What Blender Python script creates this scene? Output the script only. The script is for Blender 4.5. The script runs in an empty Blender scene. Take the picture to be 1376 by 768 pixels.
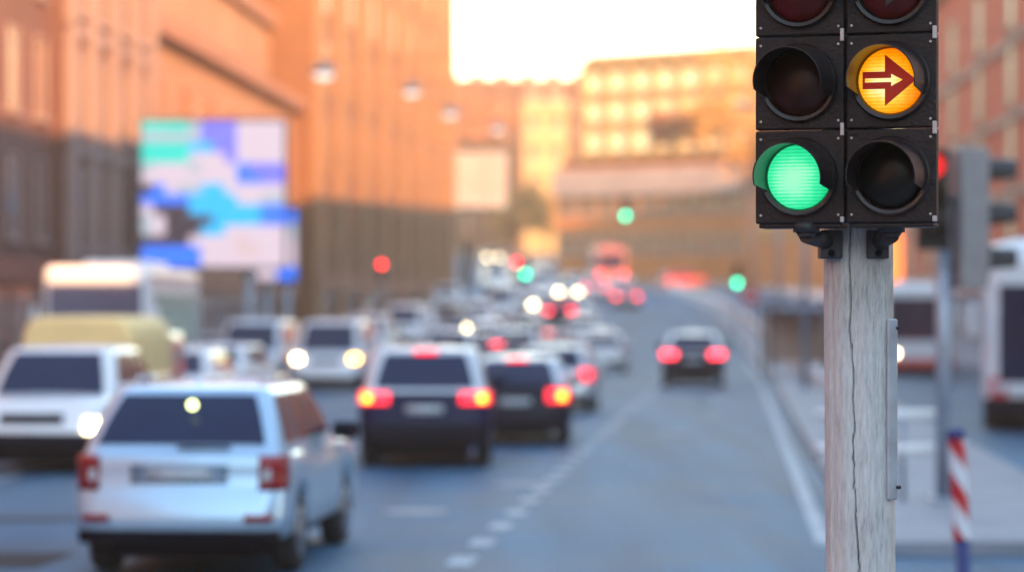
import bpy, bmesh, math, random
from mathutils import Vector, Matrix
random.seed(7)
R = math.radians
sc = bpy.context.scene
COL = sc.collection
F = 3822.0      # focal length in photo pixels (1376 wide)
CAMZ = 2.13
HOR = 424.0

# ------------------------------------------------------------------ terrain
def gz(y):
    if y < 115: return 0.0
    if y < 135: return .001*(y-115)**2
    if y < 460: return .04*(y-125)
    return .04*335
XR = [(-40,-2.35),(0,.8),(28,3.02),(56,5.21),(85,7.5),(120,10.0),(150,11.5),(175,12.3),(200,12.5),(225,11.8),(250,9.6),(275,6.6),(300,3.4),(350,-2.6),(400,-8.8),(460,-16)]
def xr(y):
    if y <= XR[0][0]: return XR[0][1]
    for (a,xa),(b,xb) in zip(XR, XR[1:]):
        if y <= b: return xa+(xb-xa)*(y-a)/(b-a)
    return XR[-1][1]
def head(y): return math.atan((xr(y+4)-xr(y-4))/8)
def pX(px, D): return (px-688)*D/F
def pZ(py, D): return CAMZ+(HOR-py)*D/F

# ------------------------------------------------------------------ materials
def nodes(name):
    m = bpy.data.materials.new(name); m.use_nodes = True
    nt = m.node_tree
    return m, nt, nt.nodes['Principled BSDF']
def mat(name, c, rough=.5, metal=0, var=.12, scale=6, bump=0, coat=0, spec=.5, trans=0, rvar=0):
    m, nt, b = nodes(name)
    tc = nt.nodes.new('ShaderNodeTexCoord'); n = nt.nodes.new('ShaderNodeTexNoise')
    n.inputs['Scale'].default_value = scale; n.inputs['Detail'].default_value = 5
    nt.links.new(tc.outputs['Object'], n.inputs['Vector'])
    r = nt.nodes.new('ShaderNodeValToRGB')
    r.color_ramp.elements[0].position = .3; r.color_ramp.elements[1].position = .7
    r.color_ramp.elements[0].color = [x*(1-var) for x in c[:3]]+[1]
    r.color_ramp.elements[1].color = [min(1, x*(1+var)) for x in c[:3]]+[1]
    nt.links.new(n.outputs['Fac'], r.inputs['Fac']); nt.links.new(r.outputs['Color'], b.inputs['Base Color'])
    b.inputs['Roughness'].default_value = rough; b.inputs['Metallic'].default_value = metal
    b.inputs['Coat Weight'].default_value = coat; b.inputs['Coat Roughness'].default_value = .06
    b.inputs['Specular IOR Level'].default_value = spec
    b.inputs['Transmission Weight'].default_value = trans
    if rvar:
        mr = nt.nodes.new('ShaderNodeMapRange')
        mr.inputs['To Min'].default_value = rough-rvar; mr.inputs['To Max'].default_value = rough+rvar
        nt.links.new(n.outputs['Fac'], mr.inputs['Value']); nt.links.new(mr.outputs['Result'], b.inputs['Roughness'])
    if bump:
        bp = nt.nodes.new('ShaderNodeBump'); bp.inputs['Strength'].default_value = bump; bp.inputs['Distance'].default_value = .02
        n2 = nt.nodes.new('ShaderNodeTexNoise'); n2.inputs['Scale'].default_value = scale*8
        nt.links.new(tc.outputs['Object'], n2.inputs['Vector'])
        nt.links.new(n2.outputs['Fac'], bp.inputs['Height']); nt.links.new(bp.outputs['Normal'], b.inputs['Normal'])
    return m
def emit(name, c, s, base=None):
    m, nt, b = nodes(name)
    b.inputs['Base Color'].default_value = list(base or c)[:3]+[1]
    b.inputs['Emission Color'].default_value = list(c)[:3]+[1]
    b.inputs['Emission Strength'].default_value = s
    b.inputs['Roughness'].default_value = .3
    m.cycles.emission_sampling = 'NONE'
    return m
def paint(name, c, metal=.3, coat=.6): return mat(name, c, .30, metal, .03, 3, 0, coat, .4)

M = {}
M['asphalt'] = mat('asphalt', (.022,.095,.180), .62, 0, .25, .35, .25, spec=.18, rvar=.08)
def worn(m):
    nt = m.node_tree; b = nt.nodes['Principled BSDF']; l = b.inputs['Base Color'].links[0]; src = l.from_socket
    tc = nt.nodes.new('ShaderNodeTexCoord'); mp = nt.nodes.new('ShaderNodeMapping'); mp.inputs['Scale'].default_value = (.9,.05,1); mp.inputs['Rotation'].default_value = (0,0,R(4.5))
    n = nt.nodes.new('ShaderNodeTexNoise'); n.inputs['Scale'].default_value = 1.3; n.inputs['Detail'].default_value = 4
    nt.links.new(tc.outputs['Object'], mp.inputs['Vector']); nt.links.new(mp.outputs['Vector'], n.inputs['Vector'])
    r = nt.nodes.new('ShaderNodeValToRGB'); r.color_ramp.elements[0].position = .36; r.color_ramp.elements[1].position = .68
    r.color_ramp.elements[0].color = (.62,.64,.68,1); r.color_ramp.elements[1].color = (1.25,1.2,1.15,1)
    nt.links.new(n.outputs['Fac'], r.inputs['Fac'])
    mx = nt.nodes.new('ShaderNodeMix'); mx.data_type = 'RGBA'; mx.blend_type = 'MULTIPLY'; mx.inputs['Factor'].default_value = 1
    nt.links.new(src, mx.inputs[6]); nt.links.new(r.outputs['Color'], mx.inputs[7]); nt.links.new(mx.outputs[2], b.inputs['Base Color'])
worn(M['asphalt'])
M['ground'] = mat('ground_soil', (.12,.11,.11), .9, 0, .2, .2)
M['paving'] = mat('paving_stone', (.22,.24,.28), .7, 0, .18, 1.2, .2)
M['kerb'] = mat('kerb_stone', (.26,.27,.30), .7, 0, .15, 2, .2)
M['marking'] = mat('road_paint', (.32,.37,.42), .7, 0, .4, 3)
M['road_dark'] = mat('road_dark', (.008,.009,.016), .95, 0, .2, 2)
M['glass'] = mat('car_glass', (.005,.010,.045), .08, 0, .1, 2, 0, 0, .4)
M['rubber'] = mat('rubber', (.018,.018,.022), .8, 0, .2, 8)
M['rim'] = mat('alloy_rim', (.45,.46,.5), .3, .9, .05)
M['plastic'] = mat('black_plastic', (.006,.006,.014), .7, 0, .2, 6, spec=.1)
M['plate'] = mat('plate_white', (.42,.45,.48), .4, 0, .2, 10)
M['taillens'] = mat('tail_lens', (.24,.004,.010), .3, 0, .15, 10, 0, .15)
M['red_on'] = emit('tail_lamp_lit', (1,.012,.03), .45)
M['red_far'] = emit('tail_lamp_lit_far', (1,.035,.06), 1.3)
M['amber_on'] = emit('indicator_lit', (1,.33,.02), 1.6)
M['head_on'] = emit('head_lamp_lit', (1,.76,.42), 4.5)
M['head_off'] = mat('head_lamp_glass', (.6,.63,.66), .1, .3, .1, 12, 0, .5)
M['head_amber'] = emit('head_lamp_amber', (1,.45,.05), 3.2)
M['reflector_or_glint'] = emit('glint_glow', (.85,1,.35), 1.2)  # glowing colour imitating a glint on the rear window, no lamp
M['recess_shade'] = mat('painted_recess_shade', (.19,.26,.35), .45, .3, .1, 4)  # darker colour imitating shade around the number plate
M['chrome'] = mat('chrome', (.6,.62,.65), .2, 1, .05)
M['wire'] = mat('wire', (.03,.03,.035), .6)
M['steel'] = mat('galvanised_steel', (.30,.36,.44), .45, .5, .15, 4)
M['rail_white'] = mat('rail_paint', (.8,.82,.84), .5, 0, .1, 4)
M['dark_metal'] = mat('dark_metal', (.03,.028,.032), .5, .2, .2, 6)

# ------------------------------------------------------------------ mesh helpers
def link(name, bm, m, parent=None, smooth=False, loc=None):
    me = bpy.data.meshes.new(name)
    bmesh.ops.recalc_face_normals(bm, faces=bm.faces)
    if smooth:
        for f in bm.faces: f.smooth = True
    bm.to_mesh(me); bm.free()
    for x in (m if isinstance(m, (list, tuple)) else [m]): me.materials.append(x)
    o = bpy.data.objects.new(name, me); COL.objects.link(o)
    if parent: o.parent = parent
    if loc: o.location = loc
    if smooth and hasattr(me, 'set_sharp_from_angle'): me.set_sharp_from_angle(angle=R(40))
    return o
def tag(o, label, cat, group=None):
    o['label'] = label; o['category'] = cat
    if group: o['group'] = group
    return o
def thing(name, label, cat, loc=(0,0,0), rz=0, group=None, rx=0):
    o = bpy.data.objects.new(name, None); COL.objects.link(o)
    o.location = loc; o.rotation_euler = (rx, 0, rz); o.empty_display_size = .2
    return tag(o, label, cat, group)
def struct(name, bm, m, kind='structure'):
    o = link(name, bm, m); o['kind'] = kind; return o
def box(bm, x0, x1, y0, y1, z0, z1, bev=0, mi=0):
    v = [bm.verts.new(p) for p in ((x0,y0,z0),(x1,y0,z0),(x1,y1,z0),(x0,y1,z0),(x0,y0,z1),(x1,y0,z1),(x1,y1,z1),(x0,y1,z1))]
    fs = [bm.faces.new([v[i] for i in q]) for q in ((3,2,1,0),(4,5,6,7),(0,1,5,4),(1,2,6,5),(2,3,7,6),(3,0,4,7))]
    for f in fs: f.material_index = mi
    if bev:
        es = list({e for f in fs for e in f.edges})
        r = bmesh.ops.bevel(bm, geom=es, offset=bev, segments=3, affect='EDGES', profile=.5)
        for f in r['faces']: f.material_index = mi
def BX(*a, **k):
    bm = bmesh.new(); box(bm, *a, **k); return bm
def tube(bm, p, q, r0, r1=None, n=10, mi=0, cap=True):
    p, q = Vector(p), Vector(q); r1 = r0 if r1 is None else r1
    d = (q-p).normalized(); a = d.orthogonal().normalized(); b = d.cross(a)
    A = [bm.verts.new(p+(a*math.cos(t)+b*math.sin(t))*r0) for t in [2*math.pi*i/n for i in range(n)]]
    B = [bm.verts.new(q+(a*math.cos(t)+b*math.sin(t))*r1) for t in [2*math.pi*i/n for i in range(n)]]
    for i in range(n):
        f = bm.faces.new((A[i],A[(i+1)%n],B[(i+1)%n],B[i])); f.material_index = mi; f.smooth = True
    if cap:
        for L in (A[::-1], B):
            f = bm.faces.new(L); f.material_index = mi
def TB(*a, **k):
    bm = bmesh.new(); tube(bm, *a, **k); return bm
def lathe(bm, prof, axis='z', n=24, mi=0, c=(0,0,0)):
    """prof: (radius, height) list; axis z up, or y (towards -y)."""
    rows = []
    for r, h in prof:
        row = []
        for i in range(n):
            t = 2*math.pi*i/n
            p = (r*math.cos(t), r*math.sin(t), h) if axis == 'z' else ((r*math.cos(t), -h, r*math.sin(t)) if axis == 'y' else (h, r*math.cos(t), r*math.sin(t)))
            row.append(bm.verts.new(Vector(p)+Vector(c)))
        rows.append(row)
    for a, b in zip(rows, rows[1:]):
        for i in range(n):
            f = bm.faces.new((a[i],a[(i+1)%n],b[(i+1)%n],b[i])); f.material_index = mi; f.smooth = True
    for row in (rows[0], rows[-1]):
        f = bm.faces.new(row); f.material_index = mi
def LT(*a, **k):
    bm = bmesh.new(); lathe(bm, *a, **k); return bm
def copy_tree(o, parent=None):
    c = o.copy(); COL.objects.link(c); c.parent = parent
    for ch in list(o.children): copy_tree(ch, c)
    return c
def strip(bm, off0, off1, y0, y1, dz, step=4, mi=0):
    n = max(1, int(math.ceil((y1-y0)/step)))
    prev = None
    for i in range(n+1):
        y = y0+(y1-y0)*i/n; h = head(y)
        f = lambda off: (xr(y)+off*math.cos(h), y-off*math.sin(h)*0, gz(y)+dz)
        cur = (bm.verts.new(f(off0)), bm.verts.new(f(off1)))
        if prev:
            q = bm.faces.new((prev[0],prev[1],cur[1],cur[0])); q.material_index = mi
        prev = cur
def raised(bm, off0, off1, y0, y1, dz, step=4):
    """a raised strip with real kerb faces"""
    n = max(1, int(math.ceil((y1-y0)/step)))
    rows = []
    for i in range(n+1):
        y = y0+(y1-y0)*i/n; c = math.cos(head(y)); z = gz(y)
        a, b = xr(y)+off0*c, xr(y)+off1*c
        rows.append([bm.verts.new(p) for p in ((a,y,z-.05),(a,y,z+dz),(b,y,z+dz),(b,y,z-.05))])
    for a, b in zip(rows, rows[1:]):
        for k in range(3): bm.faces.new((a[k],a[k+1],b[k+1],b[k]))
    bm.faces.new(rows[0]); bm.faces.new(rows[-1][::-1])

# ------------------------------------------------------------------ setting
bm = bmesh.new()
ys = [-80,-30,0,50,100,115,120,125,130,135,150,200,300,400,460,600,900]
rows = [[bm.verts.new((x, y, gz(y)-.012)) for x in (-420,-60,0,60,420)] for y in ys]
for a, b in zip(rows, rows[1:]):
    for k in range(4): bm.faces.new((a[k],a[k+1],b[k+1],b[k]))
struct('ground', bm, M['ground'])
bm = bmesh.new(); strip(bm, -17.6, 12.5, -40, 235, 0); strip(bm, -16, .6, 235, 455, 0)
struct('road', bm, M['asphalt'])
bm = bmesh.new(); 
for x0,x1 in ((14.8,60),):
    pass
box(bm, 15.2, 60, 15.2, 24, -.01, .002); struct('side_street', bm, M['asphalt'])
bm = bmesh.new(); raised(bm, .55, 2.9, 25.2, 235, .13); struct('pavement', bm, M['paving'])
bm = bmesh.new(); raised(bm, 9.2, 12.6, 26, 235, .13); struct('pavement', bm, M['paving'])
bm = bmesh.new(); raised(bm, -23.0, -17.3, -40, 228, .13); struct('pavement', bm, M['paving'])
bm = bmesh.new(); raised(bm, .36, .546, 25.0, 235, .125); raised(bm, -17.29, -17.1, -40, 228, .125); struct('kerb', bm, M['kerb'])
bm = bmesh.new(); box(bm, -1.6, 15.4, -12, 14, -.02, .13); struct('pavement', bm, M['paving'])
# painted markings
bm = bmesh.new()
y = 20.3
while y < 150:
    strip(bm, -3.32, -3.10, y, y+.8, .004, 1); y += 2.03
strip(bm, -.07, .09, 26.5, 128, .004)
y = 20
while y < 200:
    strip(bm, -7.0, -6.87, y, y+2.5, .004, 2.5); y += 8
strip(bm, -10.5, -10.38, 20, 220, .004)
for yy in (70, 100, 135):
    for k in range(2): strip(bm, -1.75, -1.6, yy, yy+3, .004, 3)
struct('road_markings', bm, M['marking'])
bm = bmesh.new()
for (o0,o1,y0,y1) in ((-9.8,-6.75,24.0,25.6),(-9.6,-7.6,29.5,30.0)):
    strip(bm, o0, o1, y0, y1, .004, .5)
struct('dark_strip', bm, M['road_dark'])  # dark strips laid across the road at lower left

for i, (px, D) in enumerate(((905,52),(955,62),(700,36),(560,31))):
    mh_ = link('manhole_cover', LT([(.36,.0),(.36,.006),(.31,.009),(.30,.006)], n=28), M['kerb'], None, True, (pX(px,D), D, .001))
    tag(mh_, ['worn pale manhole cover in the middle of the right lane','manhole cover farther up the right lane beside the edge line','manhole cover on the lane line right of the silver estate car','manhole cover just ahead right of the silver estate car'][i], 'manhole', 'manhole covers in the road')
# ------------------------------------------------------------------ traffic light pieces
M['housing'] = mat('signal_housing', (.015,.0095,.0095), .5, 0, .35, 9, .15, spec=.28)
M['visor'] = mat('signal_visor', (.017,.012,.013), .36, 0, .2, 7, spec=.4)
M['grey_housing'] = mat('grey_housing', (.22,.21,.215), .5, 0, .1, 6)
M['clip'] = mat('clip_metal', (.42,.42,.43), .4, .6, .1, 20)
M['lens_red_off'] = mat('lens_red_off', (.10,.005,.004), .3, 0, .35, 14, 0, 0, .3)
M['lens_amber_off'] = mat('lens_amber_off', (.035,.006,.003), .32, 0, .4, 14, 0, 0, .3)
M['lens_dark_off'] = mat('lens_dark_off', (.005,.005,.004), .3, 0, .6, 20, 0, 0, .3)
M['lens_black'] = mat('arrow_mask', (.008,.006,.006), .4)
def lit_lens(name, cols, s, lines=.30):
    m, nt, b = nodes(name); L = nt.links
    tc = nt.nodes.new('ShaderNodeTexCoord')
    w = nt.nodes.new('ShaderNodeTexWave'); w.wave_type = 'BANDS'; w.bands_direction = 'Z'
    w.inputs['Scale'].default_value = 29; w.inputs['Distortion'].default_value = .6; w.inputs['Detail Scale'].default_value = 3
    nz = nt.nodes.new('ShaderNodeTexNoise'); nz.inputs['Scale'].default_value = 34; nz.inputs['Detail'].default_value = 3
    L.new(tc.outputs['Object'], w.inputs['Vector']); L.new(tc.outputs['Object'], nz.inputs['Vector'])
    mp = nt.nodes.new('ShaderNodeMapping'); mp.inputs['Location'].default_value = (.15,0,.10); mp.inputs['Scale'].default_value = (9,0,9)
    ln = nt.nodes.new('ShaderNodeVectorMath'); ln.operation = 'LENGTH'
    L.new(tc.outputs['Object'], mp.inputs['Vector']); L.new(mp.outputs['Vector'], ln.inputs[0])     # the bulb sits behind the lens, a little low
    a = nt.nodes.new('ShaderNodeMath'); a.operation = 'MULTIPLY_ADD'; a.inputs[1].default_value = -lines; L.new(w.outputs['Fac'], a.inputs[0]); L.new(ln.outputs['Value'], a.inputs[2])
    c = nt.nodes.new('ShaderNodeMath'); c.operation = 'MULTIPLY_ADD'; c.inputs[1].default_value = -.35; L.new(nz.outputs['Fac'], c.inputs[0]); L.new(a.outputs[0], c.inputs[2])
    r = nt.nodes.new('ShaderNodeValToRGB'); els = r.color_ramp.elements
    for (p, col), k in zip(cols, range(9)):
        e = els[k] if k < 2 else els.new(p)
        e.position = p; e.color = (*col, 1)
    L.new(c.outputs[0], r.inputs['Fac']); L.new(r.outputs['Color'], b.inputs['Emission Color'])
    b.inputs['Emission Strength'].default_value = s; b.inputs['Base Color'].default_value = (*[x*.3 for x in cols[-1][1]], 1)
    b.inputs['Roughness'].default_value = .2
    return m
M['lens_green'] = lit_lens('lens_green_lit', ((.0,(.35,1,.62)),(.3,(.05,.95,.42)),(.75,(.0,.62,.22)),(1.0,(.0,.28,.08))), .15)
M['lens_yellow'] = lit_lens('lens_yellow_lit', ((.0,(1,.93,.42)),(.26,(1,.66,.05)),(.52,(1,.36,.0)),(.90,(1,.10,.0))), .16, .16)
M['lens_redlit'] = emit('lens_red_lit', (1,.02,.02), .2)
M['arrow_red'] = emit('arrow_red', (1,.02,.0), .035, (.16,.004,.002))
M['far_green'] = emit('lens_green_far', (0,.80,.46), 2.2)
M['far_red'] = emit('lens_red_far', (1,.02,.03), 2.0)

def visor_bm(rad=.1105, length=.215):
    bm = bmesh.new(); n, k = 44, 8
    a0, a1 = R(-24), R(204)
    def shell(rr):
        rows = []
        for j in range(k+1):
            t = j/k; row = []
            for i in range(n+1):
                u = i/n
                # lower rim of the hood sweeps up towards its mouth
                lo = a0 + t*R(12); hi = a1 - t*R(12)
                a = lo+(hi-lo)*u
                L = length*(1-.10*abs(2*u-1)**2)
                row.append(bm.verts.new((rr*(1-.03*t)*math.cos(a), -L*t, rr*(1-.03*t)*math.sin(a)-.010*t)))
            rows.append(row)
        return rows
    o, i_ = shell(rad), shell(rad-.004)
    for S in (o, i_):
        for a, b in zip(S, S[1:]):
            for q in range(n): bm.faces.new((a[q],a[q+1],b[q+1],b[q])).smooth = True
    for q in range(n): bm.faces.new((o[-1][q],o[-1][q+1],i_[-1][q+1],i_[-1][q]))
    for e in (0, n):
        for j in range(k): bm.faces.new((o[j][e],o[j+1][e],i_[j+1][e],i_[j][e]))
    return bm
def signal_head(parent, lenses, rot=0, loc=(0,0,0), scale=1.0, housing=None, visor=None, w=.283, h=.295, detail=True, label=None):
    """lenses from the bottom up; local -Y is the front"""
    housing = housing or M['housing']; visor = visor or M['visor']
    n = len(lenses); bm = bmesh.new()
    for k in range(n):
        z0 = k*h
        box(bm, -w/2, w/2, 0, .05, z0+.0015, z0+h-.0015, bev=.006)
        # tapered back shell
        v = [bm.verts.new(p) for p in ((-w/2+.004,.05,z0+.004),(w/2-.004,.05,z0+.004),(w/2-.004,.05,z0+h-.004),(-w/2+.004,.05,z0+h-.004),
             (-w/2+.05,.17,z0+.03),(w/2-.05,.17,z0+.03),(w/2-.05,.17,z0+h-.03),(-w/2+.05,.17,z0+h-.03))]
        for q in ((0,1,5,4),(1,2,6,5),(2,3,7,6),(3,0,4,7),(4,5,6,7)): bm.faces.new([v[i] for i in q])
        if detail:
            for sx in (-1,1):
                for zz in (.028, h-.028):
                    tube(bm, (sx*(w/2-.018), .002, z0+zz), (sx*(w/2-.018), -.004, z0+zz), .004, n=8, mi=1)
    if detail:   # drip lip under the lowest section
        box(bm, -w/2+.01, w/2-.01, .005, .12, -.012, .0005, bev=.004)
    hd = link('signal_head', bm, [housing, M['clip']], parent)
    hd.location = loc; hd.rotation_euler = (0,0,rot); hd.scale = (scale,)*3
    if label: hd['label'] = label
    for k, (kind, lab) in enumerate(lenses):
        zc = k*h+h/2
        bz = link('bezel', LT([(.122,-.002),(.124,.012),(.119,.020),(.108,.018),(.102,.006),(.101,-.002)], axis='y', n=40), visor, hd, True, (0,-.002,zc))
        # (a ring needs no caps)
        me = bz.data
        b2 = bmesh.new(); b2.from_mesh(me)
        bmesh.ops.delete(b2, geom=[f for f in b2.faces if len(f.verts) > 4], context='FACES_ONLY'); b2.to_mesh(me); b2.free()
        ln = link('lens', LT([(.1015,.0),(.098,.006),(.075,.015),(.04,.021),(.012,.0225)], axis='y', n=40), M[kind], hd, True, (0,-.003,zc))
        if lab: ln['label'] = lab
        link('visor', visor_bm(), visor, hd, True, (0,-.004,zc))
    return hd
def arrow_outline(bm, s, y, mi):
    pts = [(-.84,.27),(-.14,.27),(-.14,.80),(.84,0),(-.14,-.80),(-.14,-.27),(-.84,-.27)]
    bm.faces.new([bm.verts.new((x*s*.1, y, z*s*.1)) for x, z in pts]).material_index = mi

# --- the sharp signal post in front
D0 = 8.90
TH = R(-17)
tl = thing('traffic_light', 'sharp twin-head traffic light on a cracked grey wooden post, lit green disc and yellow arrow', 'traffic light', (pX(1152, 9.2), 9.2, .13))
M['wood'] = None
m, nt, b = nodes('weathered_wood')
tc = nt.nodes.new('ShaderNodeTexCoord'); mp = nt.nodes.new('ShaderNodeMapping'); mp.inputs['Scale'].default_value = (34,34,4.5)
nz = nt.nodes.new('ShaderNodeTexNoise'); nz.inputs['Scale'].default_value = 3; nz.inputs['Detail'].default_value = 9; nz.inputs['Roughness'].default_value = .68
nz2 = nt.nodes.new('ShaderNodeTexNoise'); nz2.inputs['Scale'].default_value = 3.2; nz2.inputs['Detail'].default_value = 6
nt.links.new(tc.outputs['Object'], mp.inputs['Vector']); nt.links.new(mp.outputs['Vector'], nz.inputs['Vector']); nt.links.new(tc.outputs['Object'], nz2.inputs['Vector'])
r = nt.nodes.new('ShaderNodeValToRGB')
for p, c in ((.20,(.09,.08,.07)),(.38,(.32,.30,.28)),(.54,(.53,.51,.475)),(.76,(.70,.68,.64))):
    e = r.color_ramp.elements.new(p); e.color = (*c,1)
r.color_ramp.elements.remove(r.color_ramp.elements[0]); r.color_ramp.elements.remove(r.color_ramp.elements[-1])
mixf = nt.nodes.new('ShaderNodeMath'); mixf.operation = 'MULTIPLY_ADD'; mixf.inputs[1].default_value = .55; 
sub = nt.nodes.new('ShaderNodeMath'); sub.operation = 'MULTIPLY_ADD'; sub.inputs[1].default_value = .75; sub.inputs[2].default_value = -.1
nt.links.new(nz.outputs['Fac'], sub.inputs[0])
nt.links.new(nz2.outputs['Fac'], mixf.inputs[0]); nt.links.new(sub.outputs[0], mixf.inputs[2])
nt.links.new(mixf.outputs[0], r.inputs['Fac']); nt.links.new(r.outputs['Color'], b.inputs['Base Color']); b.inputs['Roughness'].default_value = .85
bp = nt.nodes.new('ShaderNodeBump'); bp.inputs['Strength'].default_value = .55; bp.inputs['Distance'].default_value = .006
nt.links.new(nz.outputs['Fac'], bp.inputs['Height']); nt.links.new(bp.outputs['Normal'], b.inputs['Normal'])
M['wood'] = m
# post mesh with a real split running down its face
bm = bmesh.new(); na, nzz = 300, 300; ptop = 3.05
rows = []
cr = random.Random(3); wob = [0]
for i in range(nzz): wob.append(wob[-1]*.95+cr.uniform(-.022,.022)*(3 if cr.random() < .06 else 1))
for j in range(nzz+1):
    z = ptop*j/nzz; row = []
    a_cr = R(-90) - .30 + .035*math.sin(z*2.1) + wob[j]*.9 + (.045 if z < 1.45 else 0) 
    lean = .022*(1-z/2.4)
    wd = .004+.012*max(0, math.sin(z*2.6+1.))
    for i in range(na):
        a = 2*math.pi*i/na
        rr = .112*(1+.035*(abs(math.cos(2*a)))**3*-1+.02) + .0018*math.sin(9*a+z*1.2) + .0010*math.sin(23*a)
        d = abs((a-a_cr+math.pi) % (2*math.pi)-math.pi)
        if d < wd+.014: rr -= .040*max(0, 1-(d/(wd+.014))**2)
        row.append(bm.verts.new((rr*math.cos(a)+lean, rr*math.sin(a), z)))
    rows.append(row)
for a_, b_ in zip(rows, rows[1:]):
    for i in range(na): bm.faces.new((a_[i],a_[(i+1)%na],b_[(i+1)%na],b_[i])).smooth = True
bm.faces.new(rows[-1])
post = link('post', bm, M['wood'], tl)
# cover strip with two bolts
M['strip'] = mat('strip_metal', (.40,.41,.43), .5, .2, .25, 9)
zt, zb = pZ(428,9.15)-.13, pZ(670,9.15)-.13
cs = link('cover_strip', BX(-.021,.021,-.007,.007, zb, zt, bev=.006), M['strip'], tl, False, (.101,-.083,0)); cs.rotation_euler = (0,0,R(34))
for z in (zt-.06, zb+.06): link('spacer', BX(-.010,.010,.006,.05, z-.02, z+.02, bev=.002), M['dark_metal'], cs)
for z in (zt-.03, zb+.04):
    bo = link('bolt', TB((.016,-.008,z),(.016,-.020,z),.006,n=8), M['dark_metal'], cs)
hz = pZ(301, 8.95)-.13
cx = pX(1135.5, D0)-tl.location.x; cy = D0-9.2
for s, lens in ((-1, [('lens_green','glowing green disc'),('lens_amber_off',None),('lens_red_off',None)]),
                (1, [('lens_dark_off',None),('lens_yellow','yellow disc with a red outlined arrow pointing right'),('lens_red_off',None)])):
    off = Vector((s*.1445, 0, 0)); off.rotate(Matrix.Rotation(TH, 3, 'Z'))
    hd = signal_head(tl, lens, TH, (cx+off.x, cy+off.y, hz), label='left head with lit green disc' if s < 0 else 'right head with lit yellow arrow')
    # spring clips on the door edge
    for k in range(0, 4):
        z = k*.295
        link('clip', BX(.130, .1425, -.010, .01, .004 if k == 0 else z-.020, .022 if k == 0 else z+.020, bev=.002), M['clip'], hd)
    if s > 0:
        bm = bmesh.new(); arrow_outline(bm, 1.0, -.0275, 0)
        ar = link('arrow', bm, M['arrow_red'], hd, False, (0,-.003,.295*1.5))
        sol = ar.modifiers.new('thick', 'SOLIDIFY'); sol.thickness = .002
        bm = bmesh.new()
        pts = [(-.070,.0062),(.012,.0062),(.012,.019),(.048,0),(.012,-.019),(.012,-.0062),(-.070,-.0062)]
        bm.faces.new([bm.verts.new((x-.006, -.030, z)) for x, z in pts])
        link('arrow_core', bm, M['lens_yellow'], hd, False, (0,-.003,.295*1.5))
        for kk in (2,):   # dark arrow mask of the red lens above
            bm = bmesh.new(); arrow_outline(bm, .85, -.0275, 0)
            link('arrow_mask', bm, M['lens_black'], hd, False, (0,-.003,.295*2.5))
# brackets under each head, clamped to the post
for s in (-1, 1):
    bm = bmesh.new()
    hx = cx-.114 if s < 0 else cx+.155; sx = -.098 if s < 0 else .052
    z = hz
    tube(bm, (hx, cy+.07, z+.01), (hx, cy+.07, z-.025), .042, n=20)
    tube(bm, (hx, cy+.07, z-.025), (hx, cy+.07, z-.04), .034, .024, n=20)
    tube(bm, (hx, cy+.07, z-.034), (sx, -.09, z-.055), .026, n=14)
    box(bm, sx-.034 if s < 0 else sx-.036, sx+.036 if s < 0 else sx+.034, -.128, -.035, z-.105, z-.015, bev=.004)
    br = link('bracket', bm, M['dark_metal'], tl)
    link('bolt', TB((sx,-.127,z-.088),(sx,-.140,z-.088),.011,n=8), M['plastic'], br)

# ------------------------------------------------------------------ other signals
def far_signal(label, px, py, D, lens, group='distant traffic lights', base_h=None, arm=0):
    X, Z = pX(px, D), pZ(py, D); g = gz(D)+(.13 if arm == 0 else 0)
    k = [i for i, l in enumerate(lens) if l.startswith('far')][0]
    s = 1.35
    hz0 = Z-(k+.5)*.295*s
    t = thing('traffic_light', label, 'traffic light', (X, D, g), 0, group)
    signal_head(t, [(l, None) for l in lens], 0, (0,-.16,hz0-g), s, detail=False)
    if arm == 0:
        link('post', TB((0,.14,0),(0,.14,hz0-g+1.25),.06), M['steel'], t)
    else:
        bm = bmesh.new(); tube(bm, (0,.05,hz0-g+.295*3*s-.02),(0,.05,hz0-g+1.6),.02); tube(bm, (-24,.05,hz0-g+2.3),(0,.05,hz0-g+1.6),.012); tube(bm, (0,.05,hz0-g+1.6),(16,.05,hz0-g+2.3),.012)
        link('span_wire', bm, M['wire'], t)
    return t
far_signal('distant green traffic light on a post in mid-road below the white billboard', 706, 368, 150, ['far_green','lens_dark_off','lens_dark_off'])
far_signal('distant traffic light showing red just left of the mid-road green one', 694, 352, 146, ['lens_dark_off','lens_dark_off','far_red'])
far_signal('distant green traffic light at the right kerb above the pale parapet', 990, 380, 150, ['far_green','lens_dark_off','lens_dark_off'])
far_signal('green traffic light hanging high on a wire over the far road', 840, 290, 160, ['far_green','lens_dark_off','lens_dark_off'], arm=1)
far_signal('red traffic light far left below the pale left facades', 513, 355, 150, ['lens_dark_off','lens_dark_off','far_red'])
far_signal('faint red traffic light, second from left, beside the leftmost red one', 549, 350, 185, ['lens_dark_off','lens_dark_off','far_red'])

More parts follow.
